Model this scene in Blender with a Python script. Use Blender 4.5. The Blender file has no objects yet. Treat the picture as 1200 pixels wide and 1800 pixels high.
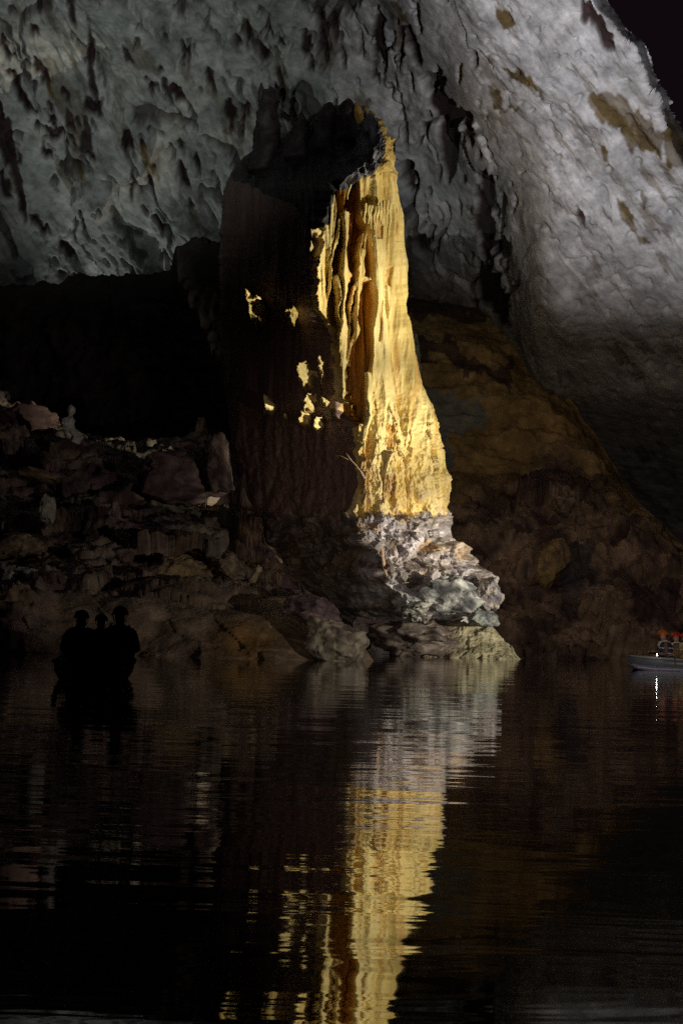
import bpy, bmesh, math, random
import numpy as np
from mathutils import Vector, Matrix

# ------------------------------------------------------------------ camera, world, lamps, exposure
scene = bpy.context.scene
COL = scene.collection
R = math.radians
FOC = 2800.0                     # focal length in pixels of the 1200 x 1800 frame
PITCH = math.atan(200 / FOC)
ROLL = R(1.7)
EYE = np.array([0.0, 0.0, 0.9])
_fw = np.array([0, math.cos(PITCH), math.sin(PITCH)])
_up0 = np.array([0, -math.sin(PITCH), math.cos(PITCH)])
_rt0 = np.array([1.0, 0, 0])
_rt = math.cos(ROLL) * _rt0 + math.sin(ROLL) * _up0
_up = -math.sin(ROLL) * _rt0 + math.cos(ROLL) * _up0

cam_d = bpy.data.cameras.new('camera')
cam_d.sensor_fit = 'HORIZONTAL'; cam_d.sensor_width = 24.0
cam_d.lens = FOC * 24 / 1200
cam_d.clip_start = 0.05; cam_d.clip_end = 600
cam = bpy.data.objects.new('camera', cam_d); COL.objects.link(cam)
m = Matrix.Identity(4)
for i in range(3):
    m[i][0], m[i][1], m[i][2], m[i][3] = _rt[i], _up[i], -_fw[i], EYE[i]
cam.matrix_world = m
scene.camera = cam

world = bpy.data.worlds.new('World'); scene.world = world; world.use_nodes = True
bg = world.node_tree.nodes['Background']
bg.inputs['Color'].default_value = (1.0, 0.52, 0.78, 1); bg.inputs['Strength'].default_value = 0.0048

scene.view_settings.view_transform = 'Standard'; scene.view_settings.look = 'None'
scene.view_settings.exposure = 0; scene.view_settings.gamma = 1
scene.cycles.use_denoising = False
scene.cycles.max_bounces = 8; scene.cycles.diffuse_bounces = 4; scene.cycles.glossy_bounces = 4
scene.cycles.sample_clamp_indirect = 0.6
scene.cycles.caustics_reflective = False
scene.cycles.caustics_refractive = False

def P(px, py, Y):
    """world point on the ray through pixel (px, py) of the 1200 x 1800 frame, at distance Y"""
    px = np.asarray(px, float)[..., None]; py = np.asarray(py, float)[..., None]; Y = np.asarray(Y, float)[..., None]
    d = FOC * _fw + (px - 600) * _rt - (py - 900) * _up
    return EYE + d * (Y / d[..., 1:2])

def spot(name, loc, target, watts, cone, blend, color, size=0.15):
    l = bpy.data.lights.new(name, 'SPOT'); l.energy = watts; l.spot_size = R(cone); l.spot_blend = blend
    l.color = color; l.shadow_soft_size = size
    o = bpy.data.objects.new(name, l); COL.objects.link(o)
    o.location = loc
    o.rotation_euler = (Vector(target) - Vector(loc)).to_track_quat('-Z', 'Y').to_euler()
    return o

# unseen lamps whose beams show on the rock, plus added fill spots
PILLAR_LAMP = (27.0, 27.0, 1.6)
for (tx_, ty_, w_, c_) in ((655, 420, 52000, 12.5), (655, 630, 47000, 12.5), (715, 845, 48000, 12.5), (790, 1060, 48000, 13)):   # one unseen beam, split into stacked spots to limit its spill
    spot('pillar_lamp', PILLAR_LAMP, P(tx_, ty_, 51), w_, c_, 0.75, (1.0, 0.93, 0.71), 0.10)
spot('gallery_lamp', (9.0, 13.0, 1.5), P(1190, 75, 48), 60000, 29, 0.75, (0.97, 0.95, 0.96), 0.12)
spot('passage_lamp', (-13.0, 74.0, 7.5), P(420, 230, 65), 1900, 76, 0.6, (0.88, 0.97, 0.90), 0.12)
spot('slope_fill', (-0.15, -0.4, 1.1), P(960, 910, 58), 10500, 25, 0.8, (1.0, 0.83, 0.66), 0.10)   # added fill beside the camera, brightens the right slope
spot('bank_fill', (9.5, 29.0, 1.7), P(190, 930, 48), 2000, 40, 0.6, (1.0, 0.84, 0.74), 0.10)     # added fill from out of view, rakes the left bank
spot('ceiling_fill', (-4.5, 3.0, 1.6), P(140, -20, 58), 40000, 24, 1.0, (0.92, 1.0, 0.92), 0.10)  # added frontal fill for the upper left ceiling

# ------------------------------------------------------------------ noise
_rng = np.random.RandomState(7)
_perm = _rng.permutation(256); _perm = np.concatenate([_perm, _perm, _perm])
_g = _rng.normal(size=(256, 3)); _g /= np.linalg.norm(_g, axis=1)[:, None]

def perlin(p):
    p = np.asarray(p, np.float64)
    i = np.floor(p).astype(np.int64); f = p - i; i &= 255
    u = f * f * f * (f * (f * 6 - 15) + 10)
    out = 0
    for dx in (0, 1):
        wx = u[..., 0] if dx else 1 - u[..., 0]
        for dy in (0, 1):
            wy = u[..., 1] if dy else 1 - u[..., 1]
            for dz in (0, 1):
                wz = u[..., 2] if dz else 1 - u[..., 2]
                h = _perm[_perm[_perm[i[..., 0] + dx] + i[..., 1] + dy] + i[..., 2] + dz]
                g = _g[h]
                out = out + wx * wy * wz * (g[..., 0] * (f[..., 0] - dx) + g[..., 1] * (f[..., 1] - dy) + g[..., 2] * (f[..., 2] - dz))
    return out * 1.6

def fbm(p, o=4, gain=0.5):
    a, s, q = 1.0, 0, np.asarray(p, float)
    for k in range(o):
        s = s + a * perlin(q + 17.3 * k); q = q * 2.03; a *= gain
    return s

def ridged(p, o=4, gain=0.5):
    a, s, q = 1.0, 0, np.asarray(p, float)
    for k in range(o):
        s = s + a * (1 - 2 * np.abs(perlin(q + 9.1 * k))); q = q * 2.1; a *= gain
    return s

_cell = _rng.rand(4096, 7)
def facet(p, tilt=0.6):
    """broken plates: every Voronoi cell is a tilted plane with its own offset; returns height and gap to the next cell"""
    p = np.asarray(p, float); sh = p.shape[:-1]; p = p.reshape(-1, 3)
    i = np.floor(p).astype(np.int64)
    b1 = np.full(len(p), 9.0); b2 = np.full(len(p), 9.0); hh = np.zeros(len(p))
    for dx in (-1, 0, 1):
        for dy in (-1, 0, 1):
            for dz in (-1, 0, 1):
                c = i + (dx, dy, dz)
                k = (c[:, 0] * 73856093 ^ c[:, 1] * 19349663 ^ c[:, 2] * 83492791) & 4095
                r = _cell[k]
                d = p - c - r[:, :3]
                dd = np.einsum('ij,ij->i', d, d)
                h = (r[:, 3] - 0.5) + tilt * ((r[:, 4] - .5) * d[:, 0] + (r[:, 5] - .5) * d[:, 1] + (r[:, 6] - .5) * d[:, 2]) * 2
                near = dd < b1
                b2 = np.where(near, b1, np.minimum(b2, dd))
                hh = np.where(near, h, hh); b1 = np.where(near, dd, b1)
    return hh.reshape(sh), (np.sqrt(b2) - np.sqrt(b1)).reshape(sh)

def sstep(a, b, x):
    t = np.clip((x - a) / (b - a), 0, 1)
    return t * t * (3 - 2 * t)

def curve(pts, t):
    k, v = zip(*pts)
    return np.interp(t, k, v)

def blur(a, n, axis):
    k = np.hanning(2 * n + 3)[1:-1]; k /= k.sum()
    pad = [(0, 0)] * a.ndim; pad[axis] = (n, n)
    return np.apply_along_axis(lambda v: np.convolve(v, k, 'valid'), axis, np.pad(a, pad, 'edge'))

def poly_mask(poly, x, y):
    """1 inside a polygon"""
    ins = np.zeros(x.shape, bool); n = len(poly)
    lo = np.min(poly, 0); hi = np.max(poly, 0)
    sel = (x > lo[0]) & (x < hi[0]) & (y > lo[1]) & (y < hi[1])
    xs, ys = x[sel], y[sel]; r = np.zeros(xs.shape, bool)
    for a in range(n):
        x0, y0 = poly[a]; x1, y1 = poly[(a + 1) % n]
        if y0 == y1: continue
        c = ((y0 > ys) != (y1 > ys)) & (xs < (x1 - x0) * (ys - y0) / (y1 - y0) + x0)
        r ^= c
    ins[sel] = r
    return ins.astype(float)

def grid_normals(p):
    du = np.gradient(p, axis=1); dv = np.gradient(p, axis=0)
    n = np.cross(du, dv); n /= np.linalg.norm(n, axis=-1, keepdims=True) + 1e-12
    return n

# ------------------------------------------------------------------ meshes
def mesh_np(name, verts, faces, mat, col=None, parent=None, smooth=True):
    me = bpy.data.meshes.new(name)
    v = np.ascontiguousarray(np.asarray(verts, np.float32).reshape(-1, 3)); f = np.asarray(faces, np.int32)
    k = f.shape[1]
    me.vertices.add(len(v)); me.vertices.foreach_set('co', v.ravel())
    me.loops.add(f.size); me.loops.foreach_set('vertex_index', f.ravel())
    me.polygons.add(len(f))
    me.polygons.foreach_set('loop_start', np.arange(0, f.size, k, dtype=np.int32))
    me.polygons.foreach_set('loop_total', np.full(len(f), k, np.int32))
    me.update(calc_edges=True); me.validate()
    me.polygons.foreach_set('use_smooth', np.full(len(me.polygons), smooth))
    if col is not None:
        ca = me.color_attributes.new('Col', 'FLOAT_COLOR', 'POINT')
        c = np.ones((len(v), 4), np.float32); c[:, :3] = np.asarray(col).reshape(-1, 3)
        ca.data.foreach_set('color', c.ravel())
    me.materials.append(mat)
    o = bpy.data.objects.new(name, me); COL.objects.link(o)
    if parent is not None: o.parent = parent
    return o

def grid_faces(nv, nu, wrap=False, keep=None):
    idx = np.arange(nv * nu).reshape(nv, nu)
    if wrap: idx = np.concatenate([idx, idx[:, :1]], 1)
    f = np.stack([idx[:-1, :-1], idx[:-1, 1:], idx[1:, 1:], idx[1:, :-1]], -1)
    if keep is not None:
        kk = keep[:-1, :-1] & keep[:-1, 1:] & keep[1:, 1:] & keep[1:, :-1]
        f = f[kk]
    return f.reshape(-1, 4)

def empty(name, loc):
    o = bpy.data.objects.new(name, None); COL.objects.link(o); o.location = [float(c) for c in loc]
    o.empty_display_size = 0.2
    return o

def adopt(child, root):
    child.parent = root; child.matrix_parent_inverse = Matrix.Translation(-Vector(root.location))
    return child

def tag(o, label, cat, group=None):
    o['label'] = label; o['category'] = cat; o['kind'] = 'thing'
    if group: o['group'] = group
    return o

def lerp(a, b, t):
    t = np.asarray(t)[..., None]
    return np.asarray(a) * (1 - t) + np.asarray(b) * t

# ------------------------------------------------------------------ materials
def rock_mat(name, base=None, rough=0.75, spec=0.3, bump=0.5, scale=3.0, stretch=(1, 1, 1), contrast=0.35, bdist=0.06):
    mt = bpy.data.materials.new(name); mt.use_nodes = True
    nt = mt.node_tree; N, L = nt.nodes, nt.links
    b = N['Principled BSDF']; b.inputs['Roughness'].default_value = rough
    b.inputs['Specular IOR Level'].default_value = spec
    tc = N.new('ShaderNodeNewGeometry')
    mp = N.new('ShaderNodeVectorMath'); mp.operation = 'MULTIPLY'; mp.inputs[1].default_value = stretch
    L.new(tc.outputs['Position'], mp.inputs[0])
    n1 = N.new('ShaderNodeTexNoise'); n1.inputs['Scale'].default_value = scale; n1.inputs['Detail'].default_value = 9
    n1.inputs['Roughness'].default_value = 0.65
    L.new(mp.outputs[0], n1.inputs['Vector'])
    n2 = N.new('ShaderNodeTexNoise'); n2.inputs['Scale'].default_value = scale * 0.4; n2.inputs['Detail'].default_value = 5
    L.new(mp.outputs[0], n2.inputs['Vector'])
    if base is None:
        c = N.new('ShaderNodeAttribute'); c.attribute_name = 'Col'; csock = c.outputs['Color']
    else:
        c = N.new('ShaderNodeRGB'); c.outputs[0].default_value = (*base, 1); csock = c.outputs[0]
    mr = N.new('ShaderNodeMapRange'); mr.inputs[1].default_value = 0.3; mr.inputs[2].default_value = 0.7
    mr.inputs[3].default_value = 1 - contrast; mr.inputs[4].default_value = 1 + contrast * 0.6
    L.new(n1.outputs[0], mr.inputs[0])
    mr2 = N.new('ShaderNodeMapRange'); mr2.inputs[1].default_value = 0.35; mr2.inputs[2].default_value = 0.65
    mr2.inputs[3].default_value = 1 - contrast * 0.6; mr2.inputs[4].default_value = 1 + contrast * 0.3
    L.new(n2.outputs[0], mr2.inputs[0])
    mu = N.new('ShaderNodeMath'); mu.operation = 'MULTIPLY'; L.new(mr.outputs[0], mu.inputs[0]); L.new(mr2.outputs[0], mu.inputs[1])
    vm = N.new('ShaderNodeVectorMath'); vm.operation = 'SCALE'; L.new(csock, vm.inputs[0]); L.new(mu.outputs[0], vm.inputs['Scale'])
    L.new(vm.outputs[0], b.inputs['Base Color'])
    bp = N.new('ShaderNodeBump'); bp.inputs['Strength'].default_value = bump; bp.inputs['Distance'].default_value = bdist
    L.new(n1.outputs[0], bp.inputs['Height']); L.new(bp.outputs[0], b.inputs['Normal'])
    return mt

def plain(name, col, rough=0.5, spec=0.5, emit=None, estr=0):
    mt = rock_mat(name, col, rough, spec, 0.15, 25.0, (1, 1, 1), 0.18, 0.004)
    if emit:
        b = mt.node_tree.nodes['Principled BSDF']
        b.inputs['Emission Color'].default_value = (*emit, 1); b.inputs['Emission Strength'].default_value = estr
    return mt

M_CEIL = rock_mat('pale_crust_rock', None, 0.8, 0.25, 0.34, 2.2, (1, 1, 1), 0.48, 0.08)
M_FLOW = rock_mat('flowstone', None, 0.5, 0.35, 0.5, 3.2, (1, 1, 0.22), 0.22, 0.05)
M_BASE = rock_mat('wet_limestone', None, 0.55, 0.4, 0.8, 4.0, (1, 1, 1), 0.5, 0.08)
M_DARK = rock_mat('dark_cave_rock', None, 0.75, 0.25, 0.8, 2.2, (1, 1, 1), 0.5, 0.12)

# ------------------------------------------------------------------ water
def build_water():
    xs = np.linspace(-80, 80, 41); ys = np.linspace(-15, 130, 41)
    X, Yy = np.meshgrid(xs, ys)
    mt = bpy.data.materials.new('river_water'); mt.use_nodes = True
    nt = mt.node_tree; N, L = nt.nodes, nt.links
    b = N['Principled BSDF']; b.inputs['Base Color'].default_value = (0.022, 0.010, 0.014, 1)
    b.inputs['Roughness'].default_value = 0.03; b.inputs['IOR'].default_value = 1.5
    g = N.new('ShaderNodeNewGeometry')
    def layer(sx, sy, det, dist):
        mp = N.new('ShaderNodeVectorMath'); mp.operation = 'MULTIPLY'; mp.inputs[1].default_value = (sx, sy, 1)
        L.new(g.outputs['Position'], mp.inputs[0])
        n = N.new('ShaderNodeTexNoise'); n.inputs['Scale'].default_value = 1; n.inputs['Detail'].default_value = det
        n.inputs['Roughness'].default_value = 0.5; n.inputs['Distortion'].default_value = dist
        L.new(mp.outputs[0], n.inputs['Vector'])
        return n.outputs[0]
    a = layer(0.55, 1.9, 3.0, 0.6); c = layer(0.20, 0.7, 2.0, 0.8); e = layer(1.6, 5.5, 1.0, 0.5)
    def mul(s, k):
        n = N.new('ShaderNodeMath'); n.operation = 'MULTIPLY'; n.inputs[1].default_value = k; L.new(s, n.inputs[0]); return n.outputs[0]
    def add(s, t):
        n = N.new('ShaderNodeMath'); n.operation = 'ADD'; L.new(s, n.inputs[0]); L.new(t, n.inputs[1]); return n.outputs[0]
    h = add(add(mul(a, 0.0058), mul(c, 0.009)), mul(e, 0.0005))
    calm = layer(0.10, 0.16, 2.0, 0.6); cm = N.new('ShaderNodeMapRange'); L.new(calm, cm.inputs[0])
    cm.inputs[1].default_value = .35; cm.inputs[2].default_value = .65; cm.inputs[3].default_value = .45; cm.inputs[4].default_value = 1.25
    hm = N.new('ShaderNodeMath'); hm.operation = 'MULTIPLY'; L.new(h, hm.inputs[0]); L.new(cm.outputs[0], hm.inputs[1]); h = hm.outputs[0]
    bp = N.new('ShaderNodeBump'); bp.inputs['Strength'].default_value = 1.0; bp.inputs['Distance'].default_value = 1.0
    L.new(h, bp.inputs['Height']); L.new(bp.outputs[0], b.inputs['Normal'])
    o = mesh_np('water', np.stack([X, Yy, 0 * X], -1), grid_faces(41, 41), mt)
    o['kind'] = 'structure'
    return o
build_water()

# ------------------------------------------------------------------ cave ceiling
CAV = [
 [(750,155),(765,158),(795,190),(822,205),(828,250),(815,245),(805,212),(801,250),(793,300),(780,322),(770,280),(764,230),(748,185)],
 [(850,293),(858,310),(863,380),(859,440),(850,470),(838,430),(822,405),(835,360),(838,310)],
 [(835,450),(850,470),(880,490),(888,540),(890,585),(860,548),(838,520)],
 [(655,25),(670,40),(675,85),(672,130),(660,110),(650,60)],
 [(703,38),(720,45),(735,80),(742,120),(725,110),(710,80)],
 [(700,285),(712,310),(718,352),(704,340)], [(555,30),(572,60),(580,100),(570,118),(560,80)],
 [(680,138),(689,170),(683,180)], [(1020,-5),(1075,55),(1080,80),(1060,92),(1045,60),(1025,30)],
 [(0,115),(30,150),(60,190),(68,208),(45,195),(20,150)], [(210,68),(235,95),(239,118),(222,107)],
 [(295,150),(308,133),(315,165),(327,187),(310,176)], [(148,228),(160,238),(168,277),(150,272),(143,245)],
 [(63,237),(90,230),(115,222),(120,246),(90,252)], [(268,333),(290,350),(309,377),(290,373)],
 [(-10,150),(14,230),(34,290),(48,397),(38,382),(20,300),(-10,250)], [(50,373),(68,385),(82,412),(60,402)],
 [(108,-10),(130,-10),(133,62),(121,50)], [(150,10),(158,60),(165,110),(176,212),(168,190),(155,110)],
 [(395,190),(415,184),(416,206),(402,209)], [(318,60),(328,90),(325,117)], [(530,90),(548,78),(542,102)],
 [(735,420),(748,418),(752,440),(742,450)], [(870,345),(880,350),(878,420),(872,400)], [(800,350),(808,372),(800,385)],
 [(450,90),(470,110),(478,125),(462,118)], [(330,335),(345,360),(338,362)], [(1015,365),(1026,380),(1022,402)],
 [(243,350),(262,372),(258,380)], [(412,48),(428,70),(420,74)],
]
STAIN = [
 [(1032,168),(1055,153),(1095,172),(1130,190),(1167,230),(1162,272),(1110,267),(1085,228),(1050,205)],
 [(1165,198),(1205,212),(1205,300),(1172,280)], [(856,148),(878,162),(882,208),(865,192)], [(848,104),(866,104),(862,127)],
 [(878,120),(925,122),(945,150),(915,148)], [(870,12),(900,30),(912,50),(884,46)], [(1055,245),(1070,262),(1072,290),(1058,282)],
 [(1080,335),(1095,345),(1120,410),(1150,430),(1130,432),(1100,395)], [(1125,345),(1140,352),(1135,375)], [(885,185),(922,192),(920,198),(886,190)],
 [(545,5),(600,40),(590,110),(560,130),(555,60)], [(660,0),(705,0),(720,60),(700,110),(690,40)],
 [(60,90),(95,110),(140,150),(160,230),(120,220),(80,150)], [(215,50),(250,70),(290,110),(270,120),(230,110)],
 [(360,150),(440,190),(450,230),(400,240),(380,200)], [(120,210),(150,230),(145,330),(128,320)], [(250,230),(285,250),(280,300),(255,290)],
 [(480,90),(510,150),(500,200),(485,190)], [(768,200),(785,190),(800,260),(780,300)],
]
def build_ceiling():
    st = 2.0
    px1 = np.arange(-260, 1400, st); py1 = np.arange(-200, 940, st)
    px, py = np.meshgrid(px1, py1)
    cx = [-300, 0, 300, 500, 650, 760, 830, 950, 1200, 1500]
    rows = [(-400, [44, 44, 44, 43, 42, 41, 39, 38, 36, 34]), (0, [58, 58, 58, 57, 55, 50, 48.5, 48, 47, 46]),
            (150, [62.5, 62.5, 62.5, 62, 60, 56.5, 51.5, 50, 49, 48]), (280, [66, 66, 66, 65.5, 65, 62.5, 57, 52, 51, 49.5]),
            (400, [69, 69, 69, 69, 68, 66.5, 63, 54, 53, 52]), (550, [72, 72, 72, 73, 73, 72.5, 71, 58, 56, 54]),
            (700, [76, 76, 76, 77, 78, 79, 80, 66, 61, 58]), (940, [86, 86, 86, 87, 88, 90, 92, 88, 84, 80])]
    g = np.stack([np.interp(px1, cx, r[1]) for r in rows])
    ry = [r[0] for r in rows]
    Y = np.stack([np.interp(py1, ry, g[:, j]) for j in range(len(px1))], 1)
    Y = blur(blur(Y, 26, 1), 20, 0)
    # outline of the vault against the black gallery at the upper right
    edge = curve([(-200, 990), (0, 1075), (40, 1108), (85, 1150), (150, 1172), (215, 1200), (300, 1240), (400, 1330), (500, 1500)], py)
    wob = np.stack([px / 45, py / 45, 0 * px + 3], -1)
    e = px - edge + 38 - 9 * fbm(wob, 3)
    Y = Y + 7 * np.clip(e / 26, 0, 1) ** 2
    keep = e < 30
    p = P(px, py, Y)
    n = grid_normals(p); n *= np.sign(np.sum(n * (EYE - p), -1, keepdims=True))
    right = sstep(-30, 70, px - curve([(-200, 520), (0, 660), (140, 765), (220, 830), (300, 862), (400, 885), (560, 895), (700, 940)], py))
    # metres along the sheet, sheared: the plates hang obliquely on the left, vertically by the pillar
    u = px / 46.0; v = py / 46.0
    shear = np.where(px < 480, 0.55, 0.2); shear = 0.55 - 0.35 * sstep(350, 620, px) + 0.5 * right
    uu = u - shear * v
    w = np.stack([u * 0.6, v * 0.6, 0 * u], -1)
    wu = fbm(w, 3) * 0.5; wv = fbm(w + 31, 3) * 0.5
    f1, g1 = facet(np.stack([(uu + wu) * 0.42, (v + wv) * 0.16, 0 * u + .5], -1), 0.9)
    f2, g2 = facet(np.stack([(uu + wu) * 1.1 + 5, (v + wv) * 0.42, 0 * u + .5], -1), 0.8)
    fine = fbm(np.stack([uu * 2.2, v * 1.2, 0 * u], -1), 5, 0.55)
    pit = np.clip(perlin(np.stack([u * 2.6, v * 3.2, 0 * u + 7], -1)) - 0.32, 0, 1)
    left = 1 - right
    d = left * (0.50 * f1 + 0.10 * f2) + right * (0.07 * f1 + 0.02 * f2)
    d += fine * (0.055 - .02 * right) + 0.35 * fbm(np.stack([uu * .35, v * .12, 0 * u], -1), 3) - 0.22 * pit * (0.3 + right)
    # ragged cavities
    wx = px + 6 * fbm(np.stack([px / 24, py / 75, 0 * px], -1), 5, 0.55); wy = py + 14 * fbm(np.stack([px / 20, py / 75, 0 * px + 9], -1), 4, 0.6)
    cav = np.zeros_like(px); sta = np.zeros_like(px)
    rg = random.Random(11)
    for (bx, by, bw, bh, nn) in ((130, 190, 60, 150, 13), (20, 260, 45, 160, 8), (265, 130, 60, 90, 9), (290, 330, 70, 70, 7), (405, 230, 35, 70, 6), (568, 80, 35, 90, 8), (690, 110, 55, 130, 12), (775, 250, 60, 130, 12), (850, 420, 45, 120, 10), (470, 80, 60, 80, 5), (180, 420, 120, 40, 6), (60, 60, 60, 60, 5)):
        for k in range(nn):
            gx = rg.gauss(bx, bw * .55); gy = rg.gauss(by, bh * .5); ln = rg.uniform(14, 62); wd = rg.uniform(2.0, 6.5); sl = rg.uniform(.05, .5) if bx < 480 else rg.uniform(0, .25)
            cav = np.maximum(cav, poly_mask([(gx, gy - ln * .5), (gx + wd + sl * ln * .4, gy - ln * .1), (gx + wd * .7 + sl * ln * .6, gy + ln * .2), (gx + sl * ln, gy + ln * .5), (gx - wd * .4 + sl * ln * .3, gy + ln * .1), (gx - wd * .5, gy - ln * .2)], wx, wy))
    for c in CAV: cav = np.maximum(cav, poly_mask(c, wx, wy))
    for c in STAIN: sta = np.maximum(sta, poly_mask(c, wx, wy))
    # small random gashes between the plates
    f4, g4 = facet(np.stack([(uu + .4 * wu) * 3.4 + 2, (v + .4 * wv) * 1.7, 0 * u + .5], -1), 0.9)
    d += .028 * f4 * (1 - .7 * right)
    crk = np.abs(perlin(np.stack([(uu + wu) * .9, v * .15, 0 * u + 21], -1))) + .22 * np.abs(perlin(np.stack([uu * 3, v * 1.6, 0 * u + 2], -1)))
    gash = (crk < .055) * (perlin(np.stack([u * .35, v * .35, 0 * u + 24], -1)) > .02) * (.35 + .65 * left)
    gash = np.maximum(gash, (g1 < 0.05) * (perlin(np.stack([u * .5, v * .3, 0 * u + 4], -1)) > 0.05) * (left > 0.5))
    gash = np.maximum(gash, (g2 < 0.05) * (perlin(np.stack([u * .7, v * .4, 0 * u + 14], -1)) > 0.22) * left)
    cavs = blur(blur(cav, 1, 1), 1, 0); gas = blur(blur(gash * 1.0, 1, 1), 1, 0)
    d *= np.clip(1.7 * np.abs(np.sum(n * (EYE - p), -1)) / np.linalg.norm(EYE - p, axis=-1), .2, 1)
    d -= 0.20 * cavs + 0.35 * gas
    p = p + n * d[..., None]
    unshaded = np.clip(1 - cavs - 0.75 * gas, 0, 1)
    ns = fbm(np.stack([u * .5, v * .5, 0 * u + 2], -1), 4)
    col = lerp((0.30, 0.31, 0.31), (0.42, 0.41, 0.40), np.clip(0.5 + ns, 0, 1))
    col = lerp(col, (0.44, 0.43, 0.45), right * 0.7)
    rough = fbm(np.stack([uu * 1.5, v * 0.5, 0 * u + 5], -1), 5, 0.65)
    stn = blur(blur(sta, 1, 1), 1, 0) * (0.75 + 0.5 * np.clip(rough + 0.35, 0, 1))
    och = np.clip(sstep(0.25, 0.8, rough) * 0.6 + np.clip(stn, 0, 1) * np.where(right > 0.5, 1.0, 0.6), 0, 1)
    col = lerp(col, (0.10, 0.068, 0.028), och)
    col = lerp((0.034, 0.018, 0.018), col, unshaded)  # shade inside cavities and gashes painted as near-black colour
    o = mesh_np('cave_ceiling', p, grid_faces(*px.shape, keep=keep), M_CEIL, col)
    o['kind'] = 'structure'
build_ceiling()

# ------------------------------------------------------------------ banks of rock (sheets from the water up to a skyline)
def bank(name, x0, x1, step, top, bottom, depth, disp, colour, mat, rows=220, back=10.0, nb=26):
    px1 = np.arange(x0, x1, step)
    t1 = np.concatenate([np.linspace(-0.06, 1, rows), np.full(nb, 1.0)])
    b1 = np.concatenate([np.zeros(rows), np.linspace(0.04, 1, nb)])
    px, t = np.meshgrid(px1, t1); bb = b1[:, None] + 0 * px
    yt = top(px1); yb = bottom(px1)
    py = yb + (yt - yb) * t
    Y = depth(px, py, t) + back * bb
    p = P(px, py + 40 * bb * bb, Y)
    n = grid_normals(p); n *= np.sign(np.sum(n * (EYE - p), -1, keepdims=True)); 
    n = blur(blur(n, 8, 1), 10, 0); n = n + np.array([0, -.9, .55]); n /= np.linalg.norm(n, axis=-1, keepdims=True)
    d = disp(px, py, t, p) * (1 - 0.6 * bb)
    q = p + n * d[..., None]
    o = mesh_np(name, q, grid_faces(*px.shape), mat, colour(px, py, t, p, d))
    o['kind'] = 'structure'
    return o

def crag(p, s1=0.35, a1=0.9, s2=1.1, a2=0.35, a3=0.22, sq=1.0):
    w = p + 0.22 * np.stack([fbm(p * .5, 3), fbm(p * .5 + 20, 3), fbm(p * .5 + 40, 3)], -1)
    w = w * np.array([1, 1, sq])
    f1, g1 = facet(w * s1, 0.9); f2, g2 = facet(w * s2 + 3, 0.8)
    return a1 * f1 + a2 * f2 + a3 * fbm(p * 1.8, 5, 0.55), g1, g2

# dark ridge between the pillar and the passage behind
def ridge_top(x):
    y = curve([(-300, 520), (0, 503), (60, 500), (140, 486), (220, 482), (300, 474), (307, 440), (325, 424), (345, 418), (370, 428), (386, 430), (420, 440), (520, 520)], x)
    return y + 9 * fbm(np.stack([x / 30, 0 * x, 0 * x], -1), 5, .6)
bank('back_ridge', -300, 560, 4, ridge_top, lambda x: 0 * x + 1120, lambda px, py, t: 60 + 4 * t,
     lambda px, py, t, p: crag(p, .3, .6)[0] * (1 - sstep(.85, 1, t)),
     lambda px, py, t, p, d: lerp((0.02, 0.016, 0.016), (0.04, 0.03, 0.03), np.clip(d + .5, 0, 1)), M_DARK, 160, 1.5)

# left bank
def left_top(x):
    y = curve([(-300, 660), (-100, 690), (0, 702), (68, 716), (78, 742), (100, 752), (150, 764), (200, 775), (330, 768), (346, 748), (358, 745), (366, 768), (400, 764), (425, 850), (470, 960), (520, 1030), (570, 1060), (620, 1120), (660, 1162), (720, 1175)], x)
    return y + 5 * fbm(np.stack([x / 18, 0 * x, 0 * x + 3], -1), 3)
def left_depth(px, py, t):
    k = curve([(640, 66), (700, 61), (760, 57.5), (800, 55.8), (880, 52.4), (920, 50.2), (960, 48.2), (1030, 44.5), (1050, 42.6), (1100, 41.2), (1160, 40), (1220, 39)], py)
    return k + 0.012 * np.clip(px - 300, 0, 400) * sstep(1160, 1000, py) + 1.5 * sstep(450, 680, px)
def left_disp(px, py, t, p):
    c, g1, g2 = crag(p, .30, .75, .9, .28, .16, 1.5)
    c = c + .28 * (np.abs(((p[..., 2] * 1.1 + .5 * fbm(p * .4, 3)) % 1.0) - .5) * 2 - .5) * sstep(-.2, .3, fbm(p * .35 + 9, 2))
    mud = sstep(1020, 1060, py) * sstep(60, 110, px)
    return c * (1 - 0.85 * mud) + mud * 0.25 * fbm(p * .5, 3)
def left_col(px, py, t, p, d):
    ns = fbm(p * .8, 5, .6)
    c = lerp((0.10, 0.065, 0.06), (0.40, 0.31, 0.24), np.clip(.42 + 1.2 * ns, 0, 1))
    c = lerp(c, (0.30, 0.32, 0.24), sstep(.1, .5, fbm(p * .45 + 50, 3)) * .5); c = lerp(c, (0.36, 0.24, 0.10), sstep(.15, .5, fbm(p * .5 + 70, 3)) * .5); c = lerp(c, (0.17, 0.10, 0.14), sstep(.15, .5, fbm(p * .4 + 90, 3)) * .45)
    mud = sstep(1020, 1060, py) * sstep(60, 110, px)
    c = lerp(c, (0.30, 0.235, 0.15), mud * .75)
    och = sstep(60, 0, np.hypot((px - 430) / 1.9, (py - 1130)))
    c = lerp(c, (0.30, 0.17, 0.03), och * .8)
    yl = sstep(45, 5, np.hypot((px - 330) / 1.7, (py - 1000)))
    return lerp(c, (0.48, 0.36, 0.16), yl * .8)
bank('left_bank', -300, 730, 2.6, left_top, lambda x: 1166 + 0 * x, left_depth, left_disp, left_col, M_DARK, 230, 6.0)

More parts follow.
